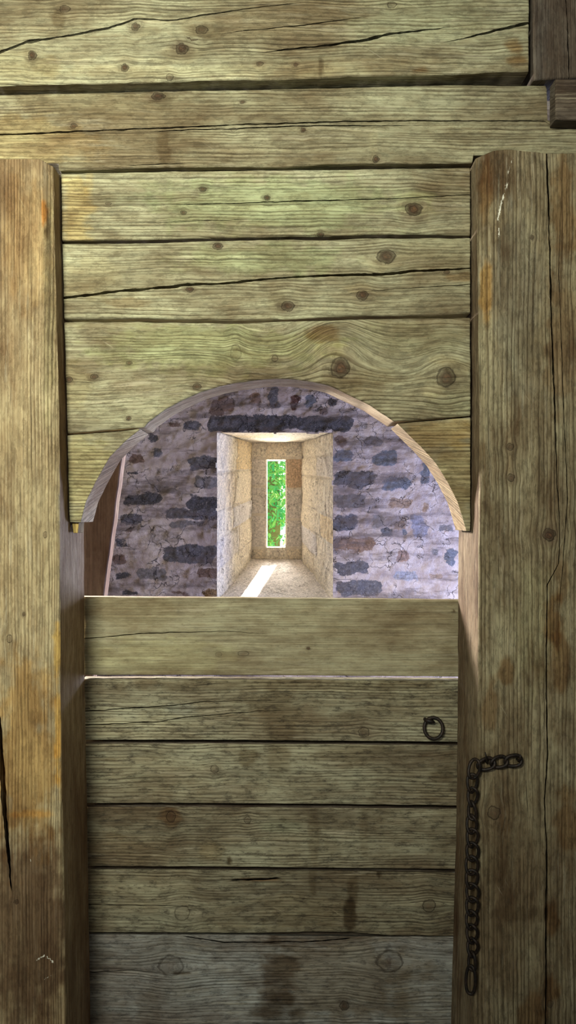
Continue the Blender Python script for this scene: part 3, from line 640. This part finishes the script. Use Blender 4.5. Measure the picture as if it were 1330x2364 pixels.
o = timber('timber_post', 'V',
    [(340, 1106), (600, 1109), (900, 1111), (1200, 1107), (1400, 1105), (1700, 1104), (2000, 1100), (2364, 1090), (2560, 1086)],
    [(340, 1455), (2560, 1455)],
    ([(1100, 352), (1112, 350), (1150, 345), (1180, 344), (1240, 351), (1270, 353), (1455, 352)], 2560), YPOST, DPOST, OAKR,
    cracks=[[(340, 1262, 1.8), (560, 1269, 1.6), (800, 1275, 1.8), (950, 1282, 1.4), (1120, 1286, 1), (1200, 1292, .8), (1300, 1290, .8), (1350, 1264, 1), (1560, 1261, 1.4), (1750, 1264, 1.5), (1850, 1257, 1.4), (1950, 1262, 1.8), (2364, 1259, 1.6), (2560, 1259, 1.5)],
            [(340, 1300, 0), (620, 1290, .6), (900, 1300, .8), (1150, 1310, .8), (1300, 1300, .6), (1400, 1290, .5), (1500, 1290, 0), (2560, 1300, 0)]],
    knots=[(1268, 1235, 16, 16, 1.0, 3), (1178, 1032, 9, 9, .7), (1180, 1103, 10, 9, .75), (1140, 1877, 17, 16, .5, 3), (1228, 548, 6, 5, .6), (1270, 2318, 9, 9, .2)],
    tints=[(1300, 480, 34, 130, RUST, .75), (1300, 800, 40, 160, RUST, .5), (1125, 420, 14, 90, (1.1, .8, .5), .7), (1125, 680, 12, 90, (1.5, 1.05, .5), .8), (1275, 1430, 26, 60, RUST, .8), (1300, 1330, 20, 60, RUST, .5), (1170, 1545, 20, 40, RUST, .7), (1130, 1620, 20, 60, RUST, .6), (1290, 1530, 24, 80, RUST, .7),
           (1310, 1900, 30, 90, RUST, .7), (1230, 1450, 60, 160, (1, 1.04, .92), .5), (1150, 2000, 30, 50, DK, .6), (1200, 2110, 80, 20, DK, .5), (1275, 2120, 18, 50, RUST, .8), (1270, 2290, 30, 40, RUST, .8), (1230, 2340, 40, 60, RUST, .7), (1160, 1740, 60, 30, DK, .35), (1225, 800, 40, 60, DK, .5), (1190, 700, 60, 250, GRY, .5)],
    paints=[(1184, 365, 1172, 405, 7, .8), (1172, 420, 1160, 460, 8, .85), (1158, 465, 1148, 510, 8, .9), (1152, 510, 1152, 550, 6, .8)],
    bev=(lambda a: np.interp(a, [340, 700, 1000, 1200, 3000], [34, 26, 12, 6, 6]), 4, 3, 4), seed=20, side_tint=(.88, .80, .82), wave=4, rough=.003)
tag(o, 'broad upright post on the right with rusty stains and the chain', 'post', 'weathered timbers of the framed wall')

# ---- small pale wedge under the left haunch
o = timber('wood_wedge', 'V', [(1206, 166), (1231, 169)], [(1206, 182), (1231, 179)], (1207, 1231), YP + .02, .05, OAKP, tints=[(174, 1218, 30, 30, (1.5, 1.4, .8), .9)], seed=33, step=3, bev=(2, 2, 2, 2), wob=.4, rough=.001)
tag(o, 'small pale yellow wedge below the left haunch plank', 'wedge')

# ---- leaning board behind the left side of the arch
lb = empty('leaning_board', P(230, 1800, 2.7)); tag(lb, 'dark brown leaning board behind the left side of the arch', 'board')
timber('face_board', 'V', [(880, 190), (2600, -45)], [(880, 306), (1045, 283), (1375, 239), (2600, 76)], (880, 2300), 2.62, .06, BOARD, seed=35, step=8, parent=lb, side_tint=(6.5, 6.5, 5.2))  # side tint pales the sawn edge, window light put into the colour

# ================================================================== THE HALF DOOR
YG = 1.985
door = empty('half_gate', (0, YG + .02, 0.02)); tag(door, 'closed waist high gate of horizontal weathered boards with an iron ring', 'gate')
def brd(a, b, y_off=0, dep=.036, mat=GATE, **k):
    return timber('board', 'H', a, b, (190, 1064), YG + y_off, dep, mat, parent=door, bev=(1.6, 1.6, 3, 3), **k)
GX0, GX1 = 190, 1064
brd([(GX0, 1378), (600, 1381), (GX1, 1386)], [(GX0, 1558), (600, 1559), (GX1, 1562)], 0, .03, GATES,
    cracks=[[(190, 1475, .8), (330, 1462, .9), (520, 1457, .6), (580, 1461, .4), (620, 1463, 0), (1064, 1470, 0)]],
    knots=[(505, 1511, 8, 6, .2), (562, 1509, 14, 7, .25), (712, 1497, 5, 4, .9)],
    tints=[(350, 1520, 200, 50, (1.12, 1.14, 1.0), .7), (880, 1440, 200, 60, (.82, .76, .72), .6), (300, 1410, 120, 40, (.9, .84, .74), .6), (1048, 1411, 5, 5, VD, 1)], seed=40, wave=3, rough=.0012, wob=.7)
brd([(GX0, 1568), (600, 1569), (GX1, 1572)], [(GX0, 1708), (600, 1709), (GX1, 1713)],
    cracks=[[(190, 1642, .9), (380, 1630, 1), (470, 1620, .9), (700, 1615, 0), (1064, 1610, 0)], [(190, 1674, 1), (370, 1666, .9), (430, 1655, .9), (600, 1642, .6), (700, 1640, 0), (1064, 1650, 0)]],
    knots=[(840, 1691, 13, 13, .3)],
    tints=[(650, 1580, 420, 18, DK, .6), (640, 1640, 60, 70, DK, .6), (420, 1636, 40, 14, GRY, .6), (950, 1610, 120, 60, (.8, .75, .7), .6), (300, 1680, 120, 30, LT, .5)], seed=42, wave=8, rough=.002, wob=.8)
brd([(GX0, 1716), (600, 1717), (GX1, 1721)], [(GX0, 1854), (600, 1855), (GX1, 1860)],
    knots=[(495, 1776, 10, 10, .35, 4), (560, 1830, 60, 14, .05, 2.5)],
    tints=[(570, 1750, 30, 22, DK, .7), (640, 1750, 30, 40, DK, .5), (250, 1755, 30, 8, DK, .7), (320, 1795, 50, 8, (.75, .8, .8), .7), (850, 1740, 120, 30, DK, .4), (350, 1790, 150, 60, LT, .4), (1020, 1790, 30, 20, DK, .5)], top_slope=.42, seed=44, wave=9, rough=.002, wob=.8)
brd([(GX0, 1863), (600, 1864), (GX1, 1868)], [(GX0, 2000), (600, 2002), (GX1, 2008)],
    knots=[(572, 1893, 9, 9, .35), (395, 1885, 12, 14, .4)],
    tints=[(395, 1885, 26, 22, RUST, .7), (530, 1986, 7, 14, VD, 1), (490, 1970, 40, 24, (.95, .8, .6), .5), (725, 1930, 14, 70, DK, .5), (840, 1920, 12, 60, DK, .4), (265, 1930, 30, 8, DK, .6), (300, 1960, 120, 40, LT, .4), (640, 1905, 50, 16, (.8, .9, .85), .5)], top_slope=.42, seed=46, wave=7, rough=.002, wob=.8)
brd([(GX0, 2007), (600, 2009), (GX1, 2015)], [(GX0, 2153), (600, 2154), (690, 2153), (700, 2152), (810, 2152), (900, 2160), (GX1, 2161)],
    cracks=[[(190, 2030, 0), (530, 2033, 0), (545, 2032, 2), (640, 2027, 2), (650, 2026, 0), (1064, 2030, 0)], [(190, 2088, .8), (330, 2090, .6), (480, 2092, .4), (620, 2092, .4), (850, 2095, .3), (1064, 2100, 0)]],
    knots=[(420, 2108, 21, 20, .25, 3), (990, 2091, 18, 17, .4, 3)],
    tints=[(808, 2110, 15, 45, VD, .95), (815, 2060, 14, 40, DK, .8), (722, 2030, 10, 60, DK, .6), (600, 2031, 50, 4, (.6, .35, .2), .8), (330, 2050, 120, 40, LT, .35), (875, 2015, 5, 12, VD, .9), (700, 2100, 120, 40, (.85, .75, .62), .5)], top_slope=.42, seed=48, wave=7, rough=.002, wob=.8)
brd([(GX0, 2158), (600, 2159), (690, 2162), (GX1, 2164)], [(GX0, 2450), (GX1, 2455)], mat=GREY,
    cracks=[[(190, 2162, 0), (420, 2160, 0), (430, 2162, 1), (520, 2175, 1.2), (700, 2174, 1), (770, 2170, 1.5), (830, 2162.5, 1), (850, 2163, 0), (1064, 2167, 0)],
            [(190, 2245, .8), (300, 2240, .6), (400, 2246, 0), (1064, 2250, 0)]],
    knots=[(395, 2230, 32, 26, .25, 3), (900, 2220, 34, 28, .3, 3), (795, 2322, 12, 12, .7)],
    tints=[(640, 2270, 50, 110, (.42, .34, .27), .85), (780, 2250, 190, 130, (.68, .58, .46), .8), (420, 2246, 22, 4, VD, .9), (345, 2330, 26, 60, DK, .4), (980, 2300, 60, 120, (.8, .72, .62), .4), (640, 2340, 70, 60, VD, .5)], top_slope=.42, seed=50, wave=8, rough=.002, wob=.8)  # brown tints in the middle paint the viewer's cast shadow

for ya, yb in [(1686, 1745), (1828, 1890), (1972, 2036), (2114, 2182)]:  # dark strips added behind the gaps to block light and read as shade
    timber('gap_shade_strip', 'H', [(GX0, ya), (GX1, ya + 4)], [(GX0, yb), (GX1, yb + 4)], (GX0, GX1), YG + .0365, .012, DARK, parent=door, bev=(2, 2, 2, 2), seed=60 + ya % 7, step=10, wob=.3, rough=.0004)
# ---- iron
def iron():
    t = NT('rusty_iron'); pos = t.n('ShaderNodeNewGeometry').outputs['Position']
    n = t.noise(pos, 140, 5, .7); col = t.mix(t.step(.4, .65, n), (.012, .010, .009, 1), (.036, .022, .015, 1))
    return t.out(col, .55, n, .4, .002, .4, .35)
IRON = iron()

def tube(name, pts, r, closed=True, n=10, mat=None, parent=None, rr=None):
    pts = np.array(pts, float); m = len(pts); V = []; Fc = []
    prev = None
    for i in range(m):
        if closed: tg = pts[(i + 1) % m] - pts[i - 1]
        else: tg = pts[min(i + 1, m - 1)] - pts[max(i - 1, 0)]
        tg /= np.linalg.norm(tg)
        if prev is None:
            up = np.array([0, 1., 0]) if abs(tg[1]) < .9 else np.array([1., 0, 0]); a = np.cross(tg, up)
        else: a = prev - tg * np.dot(prev, tg)
        a /= np.linalg.norm(a); b = np.cross(tg, a); prev = a
        q = r if rr is None else rr[i]
        for k in range(n):
            w = 2 * math.pi * k / n; V.append(pts[i] + q * (math.cos(w) * a + math.sin(w) * b))
    for i in range(m if closed else m - 1):
        for k in range(n):
            j = (i + 1) % m; Fc.append((i * n + k, i * n + (k + 1) % n, j * n + (k + 1) % n, j * n + k))
    if not closed: Fc += [list(range(n))[::-1], list(range((m - 1) * n, m * n))]
    o = mesh_obj(name, V, [list(f) for f in Fc], mat or IRON)
    if parent is not None: adopt(o, parent)
    return o

# ring pull on the door: staple driven into the board, ring hanging in it
yr = YG - .012
rc = np.array(P(1001, 1681, yr)); R = 23 / F * yr
tube('pull_ring', [rc + np.array([R * math.cos(w) * .93, .006 * math.sin(w), R * math.sin(w)]) for w in np.linspace(0, 2 * math.pi, 40, endpoint=False)], 3.9 / F * yr, parent=door)
s0 = np.array(P(982, 1660, YG))
tube('staple', [s0 + np.array(d) for d in [(0, .02, 0), (-.002, -.012, .001), (.004, -.02, .001), (.012, -.021, -.001), (.018, -.016, -.004), (.019, .02, -.006)]], .0042, closed=False, parent=door, rr=[.004, .005, .0052, .005, .0045, .004])

# chain
YC = YPOST - .012
chain = empty('chain', P(1090, 2290, YC)); tag(chain, 'dark rusty twisted link chain hanging down the right post', 'chain')
def link(cx, cy, L, Wd, ang, tw0, tw1, dy=0, r=3.5):
    c = np.array(P(cx, cy, YC + dy)); s = YC / F; pts = []
    ca, sa = math.cos(math.radians(ang)), math.sin(math.radians(ang))
    for w in np.linspace(0, 2 * math.pi, 36, endpoint=False):
        a = math.cos(w); b = math.sin(w)
        al = L * np.sign(a) * abs(a) ** .85 * s; ac = Wd * np.sign(b) * abs(b) ** .8 * s
        t = math.radians(tw0 + (tw1 - tw0) * (1 - a) / 2)
        lx, ly = ac * math.cos(t), ac * math.sin(t)
        pts.append(c + np.array([al * sa + lx * ca, ly, al * ca - lx * sa]))       # ang 0: hangs straight down
    return tube('link', pts, r * s, n=8, parent=chain)
link(1185, 1756, 19, 13, 84, -8, 20, -.004, 3.9)
link(1152, 1759, 19, 12, 78, -40, 35, -.002, 3.9)
link(1122, 1764, 20, 12.5, 74, -30, 30, -.003, 3.9)
link(1095, 1775, 22, 12, 14, -50, 20, -.002, 3.9)
yy = 1808
for i, (wd, t0, t1) in enumerate([(12.5, -10, 45), (11, -40, 50), (10, -75, -20), (11, -60, 30), (12.5, -35, 45), (13, -40, 25), (13.5, -35, 20), (13.5, -20, 35), (13.5, -40, 20), (13.5, -35, 30), (12.5, -45, 40), (12, -50, 45), (11.5, -60, 50), (10.5, -75, -40)]):
    link(1090.5 + 1.2 * math.sin(i * 1.7), yy, 20.5, wd, 3 * math.sin(i * 2.1), t0, t1, 0, 3.7); yy += 31.6
link(1087, 2262, 32, 11, 3, -45, -20, 0, 3.9)
# nails in the post that carry the chain
def nail(px, py, ex, ey, r, label):
    b = np.array(P(px, py, YPOST)); e = np.array(P(px + ex, py + ey, YPOST - .03))
    o = tube('nail', [b + np.array([0, .03, 0]), b + np.array([0, -.012, 0]), (b + e) / 2 + np.array([0, -.012, 0]), e], r, closed=False, rr=[r, r, r * .9, r * .6])
    tag(o, label, 'nail', 'nails holding the chain')
nail(1193, 1752, 9, -9, .003, 'bent iron nail through the last link at the chain end')
nail(1121, 1757, -1, -20, .0024, 'thin upright nail behind the bend of the chain')

# ================================================================== OUTSIDE
def leafmat():
    t = NT('leaves'); n = t.attr('lv').outputs['Fac']
    col = t.mix(n, (.12, .48, .24, 1), (.48, .70, .24, 1))
    t.b.inputs['Roughness'].default_value = .5
    df = t.n('ShaderNodeBsdfDiffuse', {'Color': col}); tr = t.n('ShaderNodeBsdfTranslucent', {'Color': col})
    mx = t.n('ShaderNodeMixShader', (.55, df.outputs[0], tr.outputs[0]))
    t.t.links.new(mx.outputs[0], t.t.nodes['Material Output'].inputs['Surface']); return t.m
tree = empty('tree', (-.35, 8.6, -.4)); tag(tree, 'green leafy tree with brown trunk seen through the slit window', 'tree')
rng = np.random.default_rng(3)
V = []; Fc = []; lv = []
for i in range(12000):
    c = np.array([rng.normal(-.15, .5), rng.uniform(7.9, 9.3), rng.uniform(.85, 3.4)])
    if c[2] < 1.35 and -.16 < c[0] * 8.6 / c[1] < .12 and rng.random() < .8: continue
    a = rng.normal(size=3); a /= np.linalg.norm(a); b = np.cross(a, rng.normal(size=3)); b /= np.linalg.norm(b)
    L = rng.uniform(.025, .055); w = L * .35; k = len(V); nn = np.cross(a, b) * L * .12
    V += [c - a * L, c - a * L * .3 + b * w + nn, c + a * L * .4 + b * w * .8 + nn, c + a * L, c + a * L * .4 - b * w * .8 + nn, c - a * L * .3 - b * w + nn]
    Fc += [[k, k + 1, k + 2, k + 3], [k, k + 3, k + 4, k + 5]]; lv += [rng.random()] * 6
o = mesh_obj('foliage', V, Fc, leafmat(), {'lv': ('FLOAT', lv)}, smooth=False); adopt(o, tree)
bk = NT('bark'); ps = bk.n('ShaderNodeNewGeometry').outputs['Position']; nb = bk.noise(ps, 25, 5)
BARK = bk.out(bk.mix(nb, (.22, .14, .07, 1), (.42, .32, .18, 1)), .9, nb, .6, .02)
tube('trunk', [(-.22, 8.6, -.4), (-.2, 8.6, .6), (-.17, 8.6, 1.6), (-.2, 8.6, 2.6)], .1, closed=False, mat=BARK, parent=tree, rr=[.12, .1, .085, .05])
gm = NT('grass'); GR = gm.out(gm.mix(gm.noise(gm.n('ShaderNodeNewGeometry').outputs['Position'], 6, 5), (.10, .22, .04, 1), (.3, .42, .1, 1)), .9)
tag(mesh_obj('ground', [(-12, 5.42, -.4), (12, 5.42, -.4), (12, 26, -.2), (-12, 26, -.2)], [[0, 1, 2, 3]], GR), 'grassy ground outside the slit window', 'ground', kind='structure')
